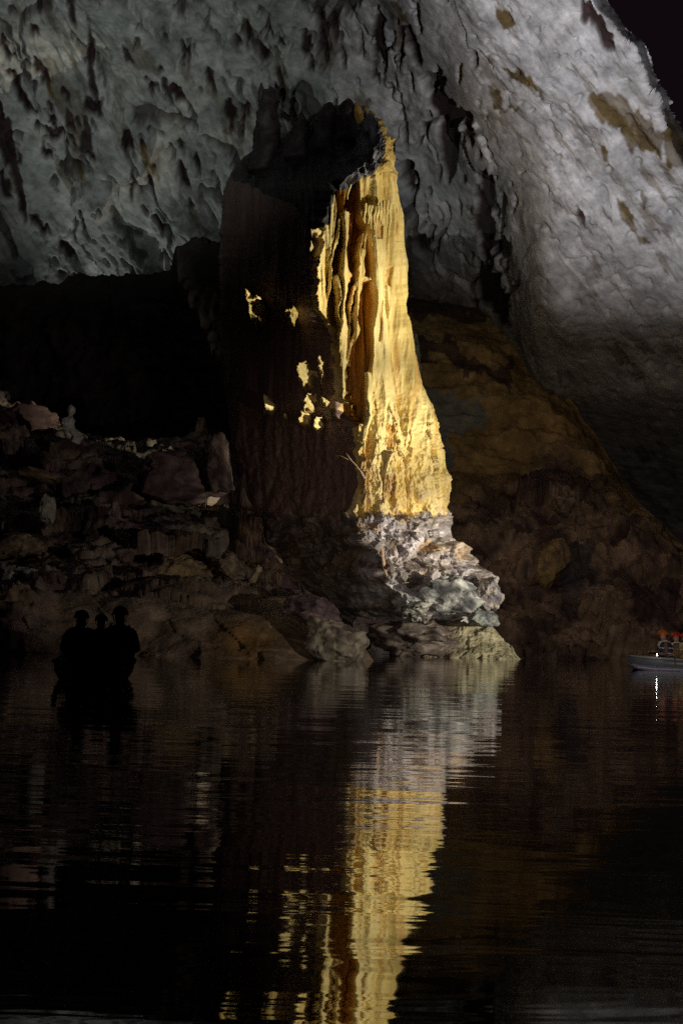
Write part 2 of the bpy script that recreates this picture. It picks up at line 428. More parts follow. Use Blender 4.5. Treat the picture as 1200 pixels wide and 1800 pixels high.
# slope behind the pillar on the right
def right_top(x):
    y = curve([(560, 520), (720, 524), (780, 530), (850, 545), (895, 590), (940, 640), (1000, 700), (1050, 770), (1110, 870), (1200, 955), (1300, 990), (1450, 1000)], x)
    return y + 5 * fbm(np.stack([x / 20, 0 * x, 0 * x + 8], -1), 4)
def right_depth(px, py, t):
    k = curve([(500, 69), (560, 66.5), (640, 65), (700, 63.5), (830, 62.5), (860, 60), (900, 58.5), (1000, 56.5), (1100, 55), (1170, 53.5)], py)
    return k + 2.2 * sstep(0.86, 1, t) - 0.9 * sstep(640, 600, py) * sstep(560, 590, py)
def right_disp(px, py, t, p):
    low = sstep(-45, 55, py - curve([(560, 905), (720, 895), (800, 880), (870, 850), (940, 800), (1010, 790), (1100, 880), (1200, 960)], px) + 40 * fbm(np.stack([px / 60, py / 60, 0 * px + 3], -1), 4))
    c, g1, g2 = crag(p, .45, .8, 1.3, .32, .2, 1.4)
    smooth = 0.35 * fbm(p * np.array([.4, .4, 1.1]), 4) + .09 * fbm(p * 2.5, 4)
    return (low * c + (1 - low) * smooth) * (1 - .7 * sstep(.9, 1, t))
def right_col(px, py, t, p, d):
    ns = fbm(p * .7, 5, .6)
    low = sstep(-45, 55, py - curve([(560, 905), (720, 895), (800, 880), (870, 850), (940, 800), (1010, 790), (1100, 880), (1200, 960)], px) + 40 * fbm(np.stack([px / 60, py / 60, 0 * px + 3], -1), 4))
    c = lerp((0.32, 0.21, 0.085), (0.46, 0.31, 0.13), np.clip(.5 + ns, 0, 1))
    wx = px + 22 * fbm(np.stack([px / 40, py / 40, 0 * px], -1), 4)
    wy = py + 22 * fbm(np.stack([px / 40, py / 40, 0 * px + 5], -1), 4)
    blu = poly_mask([(690, 680), (800, 690), (870, 715), (860, 745), (800, 760), (790, 800), (775, 860), (730, 860)], wx, wy)
    c = lerp(c, (0.24, 0.27, 0.25), blu * .85)
    drk = np.maximum(poly_mask([(700, 520), (870, 540), (900, 575), (800, 560), (720, 555)], wx, wy), poly_mask([(730, 590), (800, 600), (890, 650), (900, 680), (800, 650), (735, 625)], wx, wy))
    c = lerp(c, (0.07, 0.04, 0.045), drk * .85)
    r = lerp((0.09, 0.055, 0.055), (0.33, 0.23, 0.17), np.clip(.45 + ns * 1.2, 0, 1))
    r = lerp(r, (0.06, 0.06, 0.075), .7 * poly_mask([(985, 960), (1040, 950), (1030, 1060), (1010, 1090), (985, 1070)], wx, wy))
    return lerp(c, r, low)
bank('right_slope', 560, 1450, 2.8, right_top, lambda x: curve([(560, 1150), (900, 1156), (1450, 1172)], x), right_depth, right_disp, right_col, M_DARK, 240, 8.0)

# ------------------------------------------------------------------ the pillar
XL = [(150, 600), (195, 575), (215, 530), (235, 500), (250, 470), (262, 445), (280, 425), (300, 408), (320, 398), (350, 392), (400, 387), (500, 386), (600, 387), (650, 392), (700, 398), (800, 410), (880, 418), (940, 440), (1000, 470), (1050, 490), (1075, 540), (1100, 600), (1180, 640)]
XR = [(150, 640), (185, 640), (200, 650), (215, 665), (250, 686), (330, 697), (400, 707), (470, 712), (540, 707), (590, 715), (660, 735), (715, 760), (760, 771), (800, 781), (850, 789), (905, 785), (945, 795), (970, 820), (990, 838), (1020, 872), (1050, 878), (1068, 866), (1085, 838), (1110, 800), (1180, 790)]
XG = [(150, 625), (185, 622), (200, 634), (215, 655), (250, 664), (290, 640), (312, 610), (332, 588), (350, 579), (380, 572), (430, 566), (500, 556), (545, 560), (580, 588), (650, 597), (720, 600), (742, 628), (800, 634), (850, 640), (900, 622), (950, 630), (968, 655), (1010, 665), (1055, 712), (1085, 722), (1180, 735)]
ZB = [(150, 54), (190, 52.8), (215, 51.8), (250, 51.2), (300, 50.9), (600, 50.7), (800, 50.3), (900, 50.2), (960, 49.9), (1040, 49.2), (1068, 49.3), (1085, 50.4), (1120, 51.5), (1180, 51.5)]
LUMPS = [(457, 552, 15, 22, 1.05), (446, 538, 5, 14, .9), (519, 562, 8, 17, .78), (541, 662, 11, 22, .62), (566, 652, 4, 20, .42), (479, 718, 8, 14, 1.0), (545, 712, 9, 18, .60), (537, 738, 6, 14, .62), (560, 745, 5, 12, .5), (570, 706, 6, 6, .42), (507, 735, 4, 6, .8), (556, 412, 10, 4, .40), (549, 437, 3, 9, .42)]

FUSED = [
 [(584, 345, 7), (584, 380, 9), (577, 420, 11), (571, 460, 10), (566, 500, 8), (560, 525, 5), (553, 543, .5)],
 [(594, 388, 3), (588, 430, 4), (579, 465, 4), (580, 495, 5), (574, 530, 4), (569, 560, 2.5), (566, 582, .5)],
 [(606, 376, 10), (607, 392, 8), (605, 420, 6), (603, 455, 5), (606, 484, 12), (605, 500, 7), (603, 530, 4), (602, 560, 5), (604, 590, 13), (602, 630, 11), (599, 662, 7), (601, 690, 6), (600, 712, 4), (598, 732, .5)],
 [(648, 396, 8), (641, 420, 5), (634, 455, 4), (633, 480, 9), (628, 500, 6), (624, 530, 6), (621, 560, 5), (624, 585, 6), (616, 606, 4), (608, 635, 3), (603, 655, 2.5)],
 [(589, 485, 5), (592, 505, 6), (594, 535, 4), (591, 555, 3), (593, 575, .5)],
 [(635, 412, 3), (629, 448, 3), (633, 472, 3)],
 [(640, 489, 11), (641, 492, 12), (642, 495, 11)],
 [(622, 500, 3), (614, 540, 2.5), (612, 585, 2), (614, 620, .5)],
]
def build_pillar():
    root = empty('limestone_pillar', P(640, 1150, 52))
    tag(root, 'tall limestone pillar rising from the water, right half lit yellow, left half dark', 'rock pillar')
    st = 1.35
    py1 = np.arange(186, 1150, st)
    nf = 380; nbk = 60
    # parameter across the front: 0..1 left flank, 1..2 right flank; then round the back
    a1 = np.linspace(0, 1, 150, endpoint=False); a2 = np.linspace(1, 2, nf - 150); a3 = np.linspace(2, 3, nbk + 1, endpoint=False)[1:]
    s1 = np.concatenate([a1, a2, a3])
    s, py = np.meshgrid(s1, py1)
    jag = lambda k, f, a: a * fbm(np.stack([py / f, 0 * py + k, 0 * py], -1), 4, .6)
    rough = sstep(900, 918, py)
    rough = sstep(897, 915, py + 20 * fbm(np.stack([s * 9, 0 * s + 4, 0 * s], -1), 3))
    xl = curve(XL, py); xr = curve(XR, py); xg = curve(XG, py)
    yg = curve(ZB, py)
    left = np.clip(1 - s, 0, 1); rt = np.clip(s - 1, 0, 1); bk = np.clip(s - 2, 0, 1)
    px = np.where(s < 1, xg + (xl - xg) * left, xg + (xr - xg) * rt)
    px = px + jag(1, 40, 4 + 4 * rough) * left ** 6 + jag(2, 38, 4 + 6 * rough) * rt ** 6 + jag(3, 22, 6.0) * np.exp(-((s - 1) / .12) ** 2)
    wl = (xg - xl) / 54.0; wr = (xr - xg) / 54.0
    Yl = yg + wl * 1.34 * left ** 1.04 + 0.5 * left ** 6
    Yr = yg + 0.25 * wr * rt + np.minimum(wr, 2.4) * 0.62 * rt ** 3.2
    Y = np.where(s < 1, Yl, Yr)
    # the back: from the right edge round to the left edge
    ang = bk * math.pi
    pxb = (xl + xr) / 2 + (xr - xl) / 2 * np.cos(ang)
    Yb = (Yr.max(1, keepdims=True) * 0 + (yg + 0.25 * wr + np.minimum(wr, 2.4) * .62)) * (1 - bk) + (yg + wl * 1.34 + .5) * bk + 2.2 * np.sin(ang)
    px = np.where(s > 2, pxb, px); Y = np.where(s > 2, Yb, Y)
    front_r = ((s >= 1) & (s <= 2)).astype(float)
    up = 1 - rough
    q = P(px, py, Y)
    x = px / 54.0; z = py / 54.0
    # relief towards the viewer (metres)
    flu = ridged(np.stack([x * 1.1 + .25 * perlin(np.stack([x * .5, z * .3, 0 * x], -1)), z * .09, 0 * x + 2], -1), 3, .55)
    flu2 = fbm(np.stack([x * 4.5, z * .35, 0 * x + 6], -1), 4, .6)
    pock = sstep(640, 800, py)
    pits = fbm(np.stack([x * 3.2, z * 2.2, 0 * x + 4], -1), 5, .6)
    drip = facet(np.stack([x * 2.4, z * .55 + .4 * perlin(np.stack([x * 2, z, 0 * x], -1)), 0 * x + .5], -1), 1.0)[0]
    rel = up * ((0.27 * flu + 0.075 * flu2) * (1 - .45 * pock) + pock * (0.15 * pits + 0.22 * drip) + .02 * pits)
    lob = np.clip((px - 642) / np.maximum(xr - 642, 20), 0, 1)
    rel += up * front_r * sstep(300, 340, py) * 0.46 * (np.abs(np.sin(lob * 2 * math.pi + .35 * perlin(np.stack([0 * x, z * .5, 0 * x], -1)))) ** .6 - .6) * (lob > 0)
    top = sstep(330, 300, py)
    rel += top * .22 * fbm(np.stack([x * 3, z * 3, 0 * x + 9], -1), 5, .6)
    c3 = np.stack([x, z * 1.3, Y * .5], -1)
    b1, h1 = facet(c3 * 1.15 + 3, 1.0); b2, h2 = facet(c3 * 3.0 + 1, .9)
    rel += rough * (.62 * b1 + .26 * b2 + .16 * pits)
    sgn = np.where(s < 1, 0.55, 1.0) * np.where(s > 2, .3, 1) * sstep(0, .06, s) * (1 - .5 * sstep(1.94, 2, s) * (s <= 2))
    sgn = sgn * np.where(s < 1, np.clip(.15 + left * 2.5, 0, 1), 1)
    # the draped niche: recessed wall behind the hanging curtains
    wx = px + 5 * perlin(np.stack([px / 18, py / 60, 0 * px], -1)); wy = py + 8 * perlin(np.stack([px / 14, py / 30, 0 * px + 3], -1))
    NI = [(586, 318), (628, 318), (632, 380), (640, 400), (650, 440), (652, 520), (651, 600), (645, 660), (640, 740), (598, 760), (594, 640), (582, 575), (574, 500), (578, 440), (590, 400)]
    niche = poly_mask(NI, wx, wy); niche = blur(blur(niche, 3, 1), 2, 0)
    holes = np.zeros_like(px)
    for h in ([(674, 750), (690, 748), (692, 785), (678, 790)], [(672, 838), (688, 838), (690, 880), (674, 880)], [(648, 368), (655, 366), (668, 400), (664, 428), (656, 420)], [(679, 470), (683, 472), (682, 505), (678, 500)], [(663, 535), (667, 530), (663, 600), (660, 600)], [(688, 300), (692, 340), (690, 365), (684, 320)], [(683, 365), (686, 400), (690, 432), (684, 428), (682, 395)]):
        holes = np.maximum(holes, poly_mask(h, wx, wy))
    holes = blur(blur(holes, 1, 1), 1, 0)
    fl = facet(np.stack([x * 2.2, z * .12, 0 * x + 1.5], -1), .6)[0]
    hang = np.zeros_like(px)
    hx = px + 3.0 * fbm(np.stack([px / 9, py / 40, 0 * px + 6], -1), 4, .6)
    for dr in FUSED:
        a = np.array(dr, float)
        xc = np.interp(py, a[:, 1], a[:, 0]); w_ = np.interp(py, a[:, 1], a[:, 2]) * (1 + .35 * perlin(np.stack([0 * py + a[0, 0], py / 26, 0 * py], -1)))
        on = (py >= a[0, 1]) & (py <= a[-1, 1])
        hang = np.maximum(hang, on * np.clip(1 - ((hx - xc) / np.maximum(w_, .3)) ** 2, 0, 1) ** .5)
    hang = hang * front_r
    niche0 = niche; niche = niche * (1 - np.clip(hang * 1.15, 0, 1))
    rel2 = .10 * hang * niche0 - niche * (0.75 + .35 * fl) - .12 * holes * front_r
    # ledges of the foot: overhanging shelves
    for (yy, am) in ((912, .22), (958, .25), (1012, .3)):
        rel2 = rel2 + rough * am * (sstep(yy + 16, yy, py + 10 * perlin(np.stack([px / 25, 0 * px, 0 * px + yy], -1))) * sstep(yy - 20, yy - 10, py))
    # knobs of the dark flank that reach into the light, each with a broken face
    lumps_on = np.zeros_like(px); lumpd = np.zeros_like(px)
    lw = px + 7 * fbm(np.stack([px / 12, py / 16, 0 * px], -1), 4, .6); lh = py + 7 * fbm(np.stack([px / 12, py / 16, 0 * px + 3], -1), 4, .6)
    for (lx, ly, rx, ry, am) in LUMPS:
        k = ((lw - lx) / rx) ** 2 + ((lh - ly) / ry) ** 2
        r_ = int(np.argmin(np.abs(py1 - ly))); c_ = int(np.argmin(np.abs(px[r_, :150] - lx)))
        k = sstep(1.25, .8, k) * (s < .985)
        goal = Y[r_, c_] - am * .85 - .25 + .010 * (px - lx) + .1 * pits
        lumpd = np.where(k > lumps_on, np.clip(Y - goal, 0, 3) * k, lumpd); lumps_on = np.maximum(lumps_on, k)
    dY = rel * sgn + rel2 * (s >= .9) * (s <= 2)
    # move along the local outward direction: mostly towards the viewer, sideways on the flanks
    nrm = np.where(s[..., None] < 1, np.array([-.55, -.83, 0]), np.where(s[..., None] <= 2, np.stack([.15 + .6 * rt ** 3, -np.ones_like(rt), 0 * rt], -1), np.array([0, 1, 0])))
    nrm = nrm / np.linalg.norm(nrm, axis=-1, keepdims=True)
    q = q + nrm * dY[..., None] + np.array([0, -1.0, 0]) * lumpd[..., None]
    # colours of the stone
    cn = fbm(np.stack([x * 1.4, z * .25, 0 * x + 1], -1), 4)
    col = lerp((0.62, 0.455, 0.15), (0.82, 0.665, 0.31), np.clip(.5 + cn, 0, 1))
    iron = np.clip(sstep(.1, .7, fbm(np.stack([x * 2.6, z * .22, 0 * x + 8], -1), 5, .6)) * .55, 0, 1)
    col = lerp(col, (0.50, 0.25, 0.05), iron)
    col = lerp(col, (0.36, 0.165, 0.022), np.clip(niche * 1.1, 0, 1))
    col = lerp(col, (0.48, 0.27, 0.07), holes * np.clip(.8 + pits, 0, 1))
    mott = top * np.clip(.35 + fbm(np.stack([x * 5, z * 4, 0 * x], -1), 4), 0, 1)
    col = lerp(col, (0.34, 0.22, 0.06), mott)
    pale = sstep(760, 900, py) * np.clip(.3 + pits, 0, 1)
    col = lerp(col, (0.66, 0.50, 0.36), pale * .6)
    # grey crusted cap; the left flank's shadow is painted in as darker colour
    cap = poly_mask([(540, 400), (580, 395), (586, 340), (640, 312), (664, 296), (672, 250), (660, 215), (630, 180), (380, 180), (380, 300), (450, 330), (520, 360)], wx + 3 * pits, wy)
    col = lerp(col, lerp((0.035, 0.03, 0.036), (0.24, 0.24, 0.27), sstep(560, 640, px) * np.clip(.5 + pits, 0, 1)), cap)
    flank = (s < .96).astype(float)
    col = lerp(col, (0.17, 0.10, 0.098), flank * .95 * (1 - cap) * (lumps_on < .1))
    cr = np.clip(.5 + fbm(np.stack([x * 1.3, z * 2.2, 0 * x + 3], -1), 5, .6), 0, 1)
    bc = lerp((0.22, 0.175, 0.15), (0.56, 0.51, 0.55), cr)
    ob = sstep(.15, .4, fbm(np.stack([x * 1.1, z * 1.6, 0 * x + 12], -1), 4)) * sstep(1035, 1000, py)
    bc = lerp(bc, (0.52, 0.36, 0.22), ob * .75)
    bc = lerp(bc, (0.55, 0.56, 0.60), sstep(1015, 1035, py) * cr)
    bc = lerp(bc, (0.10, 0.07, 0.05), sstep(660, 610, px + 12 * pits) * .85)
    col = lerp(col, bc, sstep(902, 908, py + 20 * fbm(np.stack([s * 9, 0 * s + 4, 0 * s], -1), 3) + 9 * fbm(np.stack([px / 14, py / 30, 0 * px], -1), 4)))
    nu = len(s1)
    # the shaft and the foot are two parts, parted at the old flood line
    kcut = int(np.searchsorted(py1, 906))
    def part(name, r0, r1, mat):
        o = mesh_np(name, q[r0:r1], grid_faces(r1 - r0, nu, True), mat, col[r0:r1]); adopt(o, root); return o
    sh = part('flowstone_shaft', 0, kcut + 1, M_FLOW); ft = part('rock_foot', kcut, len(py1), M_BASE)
    ft['label'] = 'rough grey and ochre foot below the flood line'
    return root
PILLAR = build_pillar()
PR = PILLAR

def ribbon(name, pts, parent, mat, col, seed=0, flat=0.55, dx=0.0):
    """a hanging drape or spike: pts = (px, py, radius in px, depth)"""
    pts = np.array(pts, float)
    n = max(14, int(abs(pts[-1, 1] - pts[0, 1]) / 2.0))
    t = np.linspace(0, len(pts) - 1, n); k = np.arange(len(pts))
    c = np.stack([np.interp(t, k, pts[:, j]) for j in range(4)], -1)
    m_ = 14; a = np.linspace(0, 2 * math.pi, m_, endpoint=False)
    A, T = np.meshgrid(a, np.arange(n)); C = c[T]
    wob = 1 + .42 * fbm(np.stack([np.cos(A) * 1.3 + seed, np.sin(A) * 1.3, C[..., 1] / 46 + seed], -1), 4, .55)
    r = C[..., 2] * wob
    cxw = C[..., 0] + 3.2 * fbm(np.stack([C[..., 1] / 30, 0 * A + seed, 0 * A], -1), 3)
    p = P(cxw + r * np.cos(A), C[..., 1], C[..., 3]); p[..., 1] += r / 54 * np.sin(A) / flat
    pv = p.reshape(-1, 3)
    cc = np.asarray(col) * (1 + .22 * fbm(p * np.array([3, 3, .8]) + seed, 3))[..., None]
    ends = np.stack([p[0].mean(0), p[-1].mean(0)]); V = np.concatenate([pv, ends])
    F = grid_faces(n, m_, True)
    o_ = len(pv)
    cap = [[o_, (i + 1) % m_, i, i] for i in range(m_)] + [[o_ + 1, (n - 1) * m_ + i, (n - 1) * m_ + (i + 1) % m_, (n - 1) * m_ + (i + 1) % m_] for i in range(m_)]
    me = bpy.data.meshes.new(name)
    faces = F.tolist() + [c_[:3] for c_ in cap]
    me.from_pydata(V.tolist(), [], faces); me.update()
    for pl in me.polygons: pl.use_smooth = True
    ca = me.color_attributes.new('Col', 'FLOAT_COLOR', 'POINT')
    cv = np.ones((len(V), 4), np.float32); cv[:o_, :3] = cc.reshape(-1, 3); cv[o_:, :3] = col
    ca.data.foreach_set('color', cv.ravel())
    me.materials.append(mat)
    o = bpy.data.objects.new(name, me); COL.objects.link(o)
    adopt(o, parent) if parent else None
    return o

CREAM = (0.78, 0.62, 0.26); GOLD = (0.68, 0.42, 0.12); PINK = (0.60, 0.42, 0.30); DARKR = (0.05, 0.035, 0.038)
D0 = 50.55
DRAPES = [
 ([(646, 655, 5, D0 - .1), (648, 700, 6, D0 - .2), (650, 735, 5, D0 - .25), (641, 762, 4, D0 - .25), (637, 782, 1, D0 - .2)], CREAM),
 ([(615, 324, 2, D0 - .2), (611, 335, 2, D0 - .3), (610, 350, 1.2, D0 - .3)], CREAM),
 ([(640, 842, 4, 50.1), (633, 828, 2.2, 49.9), (624, 818, 1.9, 49.7), (615, 809, 2.4, 49.6), (609, 801, 1.3, 49.55), (606, 796, .4, 49.5)], PINK),
 ([(616, 810, 1.6, 49.65), (606, 805, 1.8, 49.6), (597, 801, 1.2, 49.58), (589, 802, .4, 49.55)], PINK),
 ([(668, 960, 3, 49.5), (672, 985, 3, 49.3), (680, 1010, 3, 49.3), (684, 1022, 1, 49.3)], PINK),
]
for i_, (pts_, col_) in enumerate(DRAPES):
    ribbon('stone_drape', pts_, PR, M_FLOW, col_, i_ * 3.7, 0.6)
# fringe of short drips under the upper lip
rd = random.Random(4)
for i_ in range(9):
    x_ = 643 + i_ * 5.3; y_ = 362 + 5 * math.sin(i_ * .7) + rd.uniform(-2, 2)
    ribbon('drip', [(x_, y_ - 4, 2.6, D0 - .02 + .03 * i_), (x_ - .5, y_ + 10, 2.0, D0 - .12 + .03 * i_), (x_ - 1, y_ + rd.uniform(22, 60), .7, D0 - .08 + .03 * i_)], PR, M_FLOW, CREAM, 50 + i_ * 2.1, 0.7)
# broken spikes on the crown
SPIKES = [
 [(456, 300, 26, 55.2), (468, 262, 24, 55.2), (470, 225, 21, 55.2), (471, 195, 19, 55.2), (470, 172, 17, 55.2), (470, 160, 13, 55.2)],
 [(459, 178, 7, 55.1), (461, 160, 6, 55.1), (461, 145, 1.5, 55.1)], [(473, 176, 6, 55.1), (474, 160, 4, 55.1), (474, 151, 1.5, 55.1)], [(485, 178, 6, 55.1), (488, 160, 5, 55.1), (491, 151, 1.5, 55.1)],
 [(525, 280, 26, 53.8), (527, 235, 19, 53.8), (530, 212, 8, 53.8), (530, 196, 2, 53.8)],
 [(565, 265, 30, 53.4), (573, 220, 20, 53.4), (576, 198, 16, 53.4), (577, 184, 8, 53.4), (580, 179, 2, 53.4)],
 [(618, 250, 26, 52.7), (614, 210, 17, 52.7), (612, 190, 13, 52.7), (613, 180, 10, 52.7), (614, 174, 4, 52.7)],
 [(640, 230, 12, 52.5), (632, 205, 9, 52.4), (629, 192, 7, 52.4), (627, 180, 3, 52.4)],
]
for i_, pts_ in enumerate(SPIKES):
    ribbon('rock_spike', pts_, PR, M_FLOW if i_ == 7 else M_BASE, GOLD if i_ == 7 else DARKR, 80 + i_ * 5.3, 0.8)

# ------------------------------------------------------------------ loose rocks
def rock(name, px, py, Y, w, h, dep, seed, col, label, cat, mat=None, col2=None, rot=0.0, cuts=9, group=None, rough=.10):
    """faceted boulder: w, h in pixels at distance Y, dep in metres"""
    bm = bmesh.new(); bmesh.ops.create_icosphere(bm, subdivisions=5, radius=1.0)
    v = np.array([q.co[:] for q in bm.verts]); f = np.array([[q.index for q in fc.verts] for fc in bm.faces]); bm.free()
    r = np.random.RandomState(seed)
    for k in range(cuts):
        nn = r.normal(size=3); nn /= np.linalg.norm(nn); dd = r.uniform(.52, .82)
        s = v @ nn - dd
        v = v - np.clip(s, 0, None)[:, None] * nn * 1.0
    v = v / np.abs(v).max(0)
    fb = fbm(v * 1.6 + seed, 5, .6)
    fa = facet(v * 2.2 + seed, .9)[0]
    v = v * (1 + rough * .7 * fb + rough * 1.1 * fa + .035 * facet(v * 6 + seed, .9)[0])[:, None]
    sc = Y / FOC
    ca, sa = math.cos(rot), math.sin(rot)
    x = v[:, 0] * w / 2 * sc; z = v[:, 2] * h / 2 * sc
    c = P(px, py, Y)
    q = np.stack([x * ca - z * sa, v[:, 1] * dep / 2, x * sa + z * ca], -1)
    cc = lerp(col, col2 if col2 is not None else np.array(col) * .45, np.clip(.5 + fbm(v * 2 + seed * 2, 4, .6) * 1.1, 0, 1))
    o = mesh_np(name, q, f, mat or M_BASE, cc); o.location = [float(k) for k in c]
    tag(o, label, cat, group)
    return o

rock('boulder', 318, 832, 52.0, 170, 112, 2.2, 3, (0.34, 0.24, 0.22), 'big angular brownish boulder against the dark left side of the pillar', 'boulder', M_DARK, (0.14, 0.09, 0.10), -.12)
rock('boulder', 385, 825, 51.4, 62, 120, 1.6, 14, (0.36, 0.27, 0.22), 'narrow cracked boulder wedged between the big brown boulder and the pillar', 'boulder', M_DARK, (0.12, 0.08, 0.08), .1)
rock('rock_slab', 75, 838, 51.5, 86, 26, 1.4, 5, (0.36, 0.28, 0.17), 'flat tan slab lying on the left bank below the pale stalagmite', 'rock slab', M_DARK, (0.18, 0.13, 0.09), -.18)
rock('standing_stone', 84, 902, 48.8, 34, 62, .6, 8, (0.50, 0.52, 0.42), 'pale grey green upright stone in the middle of the left bank', 'stone', M_BASE, (0.34, 0.36, 0.29), 0.08)
rock('standing_stone', 26, 1040, 44.5, 82, 128, 1.4, 21, (0.46, 0.46, 0.37), 'large pale stone at the left edge of the picture above the water', 'stone', M_BASE, (0.22, 0.20, 0.17), -.12)
rock('boulder', 22, 965, 47.0, 110, 52, 1.8, 33, (0.34, 0.26, 0.16), 'layered tan rock at the left edge above the large pale stone', 'boulder', M_DARK, (0.13, 0.09, 0.07), .05, rough=.16)
rock('boulder', 45, 745, 58.5, 130, 66, 2.0, 41, (0.19, 0.115, 0.095), 'reddish boulder on the left skyline beside the pale stalagmite', 'boulder', M_DARK, (0.12, 0.07, 0.07), -.1, rough=.15)
rock('boulder', 312, 1002, 46.2, 92, 48, 1.2, 52, (0.50, 0.38, 0.18), 'low yellowish cracked rock on the bank above the ochre mud', 'boulder', M_BASE, (0.12, 0.09, 0.06), .1, rough=.2)
rock('boulder', 398, 1000, 46.8, 70, 58, 1.2, 57, (0.34, 0.28, 0.17), 'small brown rock between the yellowish rock and the knob', 'boulder', M_BASE, (0.14, 0.10, 0.07), -.1, rough=.2)
rock('boulder', 545, 1078, 41.6, 110, 60, 1.6, 64, (0.22, 0.16, 0.15), 'dark purple brown boulder on top of the grey green boulder at the waterline', 'boulder', M_BASE, (0.10, 0.07, 0.08), -.3, rough=.14)
rock('boulder', 584, 1122, 40.8, 124, 98, 1.6, 71, (0.46, 0.44, 0.33), 'craggy grey green boulder at the waterline in front of the pillar', 'boulder', M_BASE, (0.12, 0.10, 0.08), -.35, rough=.18)
rock('stone', 634, 1103, 47.5, 26, 36, .5, 77, (0.34, 0.29, 0.28), 'small wedge shaped stone in the dark hollow under the pillar foot', 'stone', M_BASE, (0.2, 0.16, 0.16), .3)
rock('stone', 642, 1081, 48.0, 28, 9, .4, 78, (0.40, 0.36, 0.26), 'thin pale stone lying above the wedge shaped stone', 'stone', M_BASE, (0.2, 0.16, 0.16), -.3)
rock('boulder', 722, 1118, 50.2, 190, 82, 2.4, 83, (0.20, 0.16, 0.14), 'dark rubble covered rock under the pillar foot', 'boulder', M_BASE, (0.07, 0.05, 0.05), .0, rough=.22)
rock('boulder', 846, 1085, 50.2, 62, 44, 1.4, 102, (0.34, 0.36, 0.32), 'rounded bluish boulder perched on the olive slab', 'boulder', M_BASE, (0.20, 0.21, 0.24), -.2)
rock('boulder', 790, 1050, 49.4, 120, 76, 1.6, 111, (0.64, 0.64, 0.64), 'white crusted block at the bottom of the pillar foot', 'boulder', M_BASE, (0.14, 0.14, 0.16), -.1, 15, rough=.14)
rock('boulder', 728, 1062, 49.6, 66, 44, 1.2, 117, (0.56, 0.56, 0.50), 'smaller whitish block left of the white crusted block', 'boulder', M_BASE, (0.16, 0.15, 0.14), .2, rough=.22)
rock('boulder', 856, 1042, 50.0, 48, 62, 1.2, 123, (0.58, 0.50, 0.46), 'rounded pinkish knob at the right end of the pillar foot', 'boulder', M_BASE, (0.24, 0.22, 0.28), .1, rough=.16)
rock('boulder', 990, 890, 58.0, 46, 44, 1.0, 131, (0.36, 0.27, 0.21), 'blocky brown stone on the slope right of the pillar', 'boulder', M_DARK, (0.16, 0.11, 0.1), .1)
rock('boulder', 970, 990, 56.5, 70, 100, 1.6, 137, (0.36, 0.25, 0.12), 'tall ochre boulder low on the right slope', 'boulder', M_DARK, (0.17, 0.12, 0.08), .05)

def slab_top(x):
    return curve([(722, 1100), (760, 1090), (835, 1096), (864, 1100), (882, 1122), (900, 1142), (917, 1161)], x) + 3 * fbm(np.stack([x / 9, 0 * x, 0 * x], -1), 4)
slab = bank('rock_slab', 722, 917, .9, slab_top, lambda x: 1163 + 0 * x, lambda px, py, t: 50.0 + 1.1 * t,
     lambda px, py, t, p: .10 * fbm(p * 1.6, 5, .6) + .10 * facet(p * np.array([1.2, 1.2, 2.2]), .9)[0] + .35 * sstep(60, 0, px - 740) * (facet(p * 2.2, .9)[0]),
     lambda px, py, t, p, d: lerp(lerp((0.10, 0.075, 0.06), (0.22, 0.18, 0.13), np.clip(.5 + fbm(p * 1.5, 4), 0, 1)), lerp((0.26, 0.23, 0.15), (0.40, 0.36, 0.25), np.clip(.5 + fbm(p * 2.2, 4), 0, 1)), sstep(795, 825, px + 20 * perlin(p * 2))), M_BASE, 120, 2.2, 14)
tag(slab, 'smooth olive slab sloping into the water at the right of the pillar', 'rock slab')

def formation(name, blobs, col, label, cat, mat, Y, seed):
    n = 90; m_ = 40
    ys = np.array([b[1] for b in blobs]); t = np.linspace(ys[0], ys[-1], n)
    cx_ = np.interp(t, ys, [b[0] for b in blobs]); rr = np.interp(t, ys, [b[2] for b in blobs])
    a = np.linspace(0, 2 * math.pi, m_, endpoint=False); A, T = np.meshgrid(a, np.arange(n))
    ns = fbm(np.stack([np.cos(A) + seed, np.sin(A), t[T] / 14], -1), 5, .6)
    r = rr[T] * (1 + .4 * ns)
    p = P(cx_[T] + r * np.cos(A), t[T], Y + 0 * A); p[..., 1] += r / 50 * np.sin(A) * 1.1
    c = np.asarray(col) * (1 + .35 * fbm(p * 3, 4))[..., None]
    o = mesh_np(name, p, grid_faces(n, m_, True), mat, c)
    return tag(o, label, cat)
formation('stalagmite', [(125, 711, 1), (126, 716, 5), (125, 724, 7), (124, 731, 3.5), (120, 737, 9), (118, 745, 12), (122, 753, 11), (128, 760, 13), (132, 769, 13), (130, 777, 10), (127, 785, 8), (128, 794, 9), (129, 801, 6)],
          (0.74, 0.76, 0.70), 'pale grey knobbly stalagmite standing on the left bank', 'stalagmite', M_BASE, 55.0, 2)
formation('stalagmite', [(454, 993, 1), (455, 998, 6), (452, 1006, 7), (447, 1015, 6), (443, 1024, 7), (438, 1034, 7), (436, 1045, 9)],
          (0.52, 0.44, 0.26), 'short yellowish leaning stalagmite at the left foot of the pillar', 'stalagmite', M_BASE, 46.5, 5)
formation('stalagmite', [(729, 581, 1), (730, 592, 4), (731, 612, 6), (732, 640, 8), (733, 680, 9), (736, 720, 11)],
          (0.36, 0.38, 0.33), 'thin grey stalagmite close behind the right edge of the pillar', 'stalagmite', M_BASE, 58.5, 8)

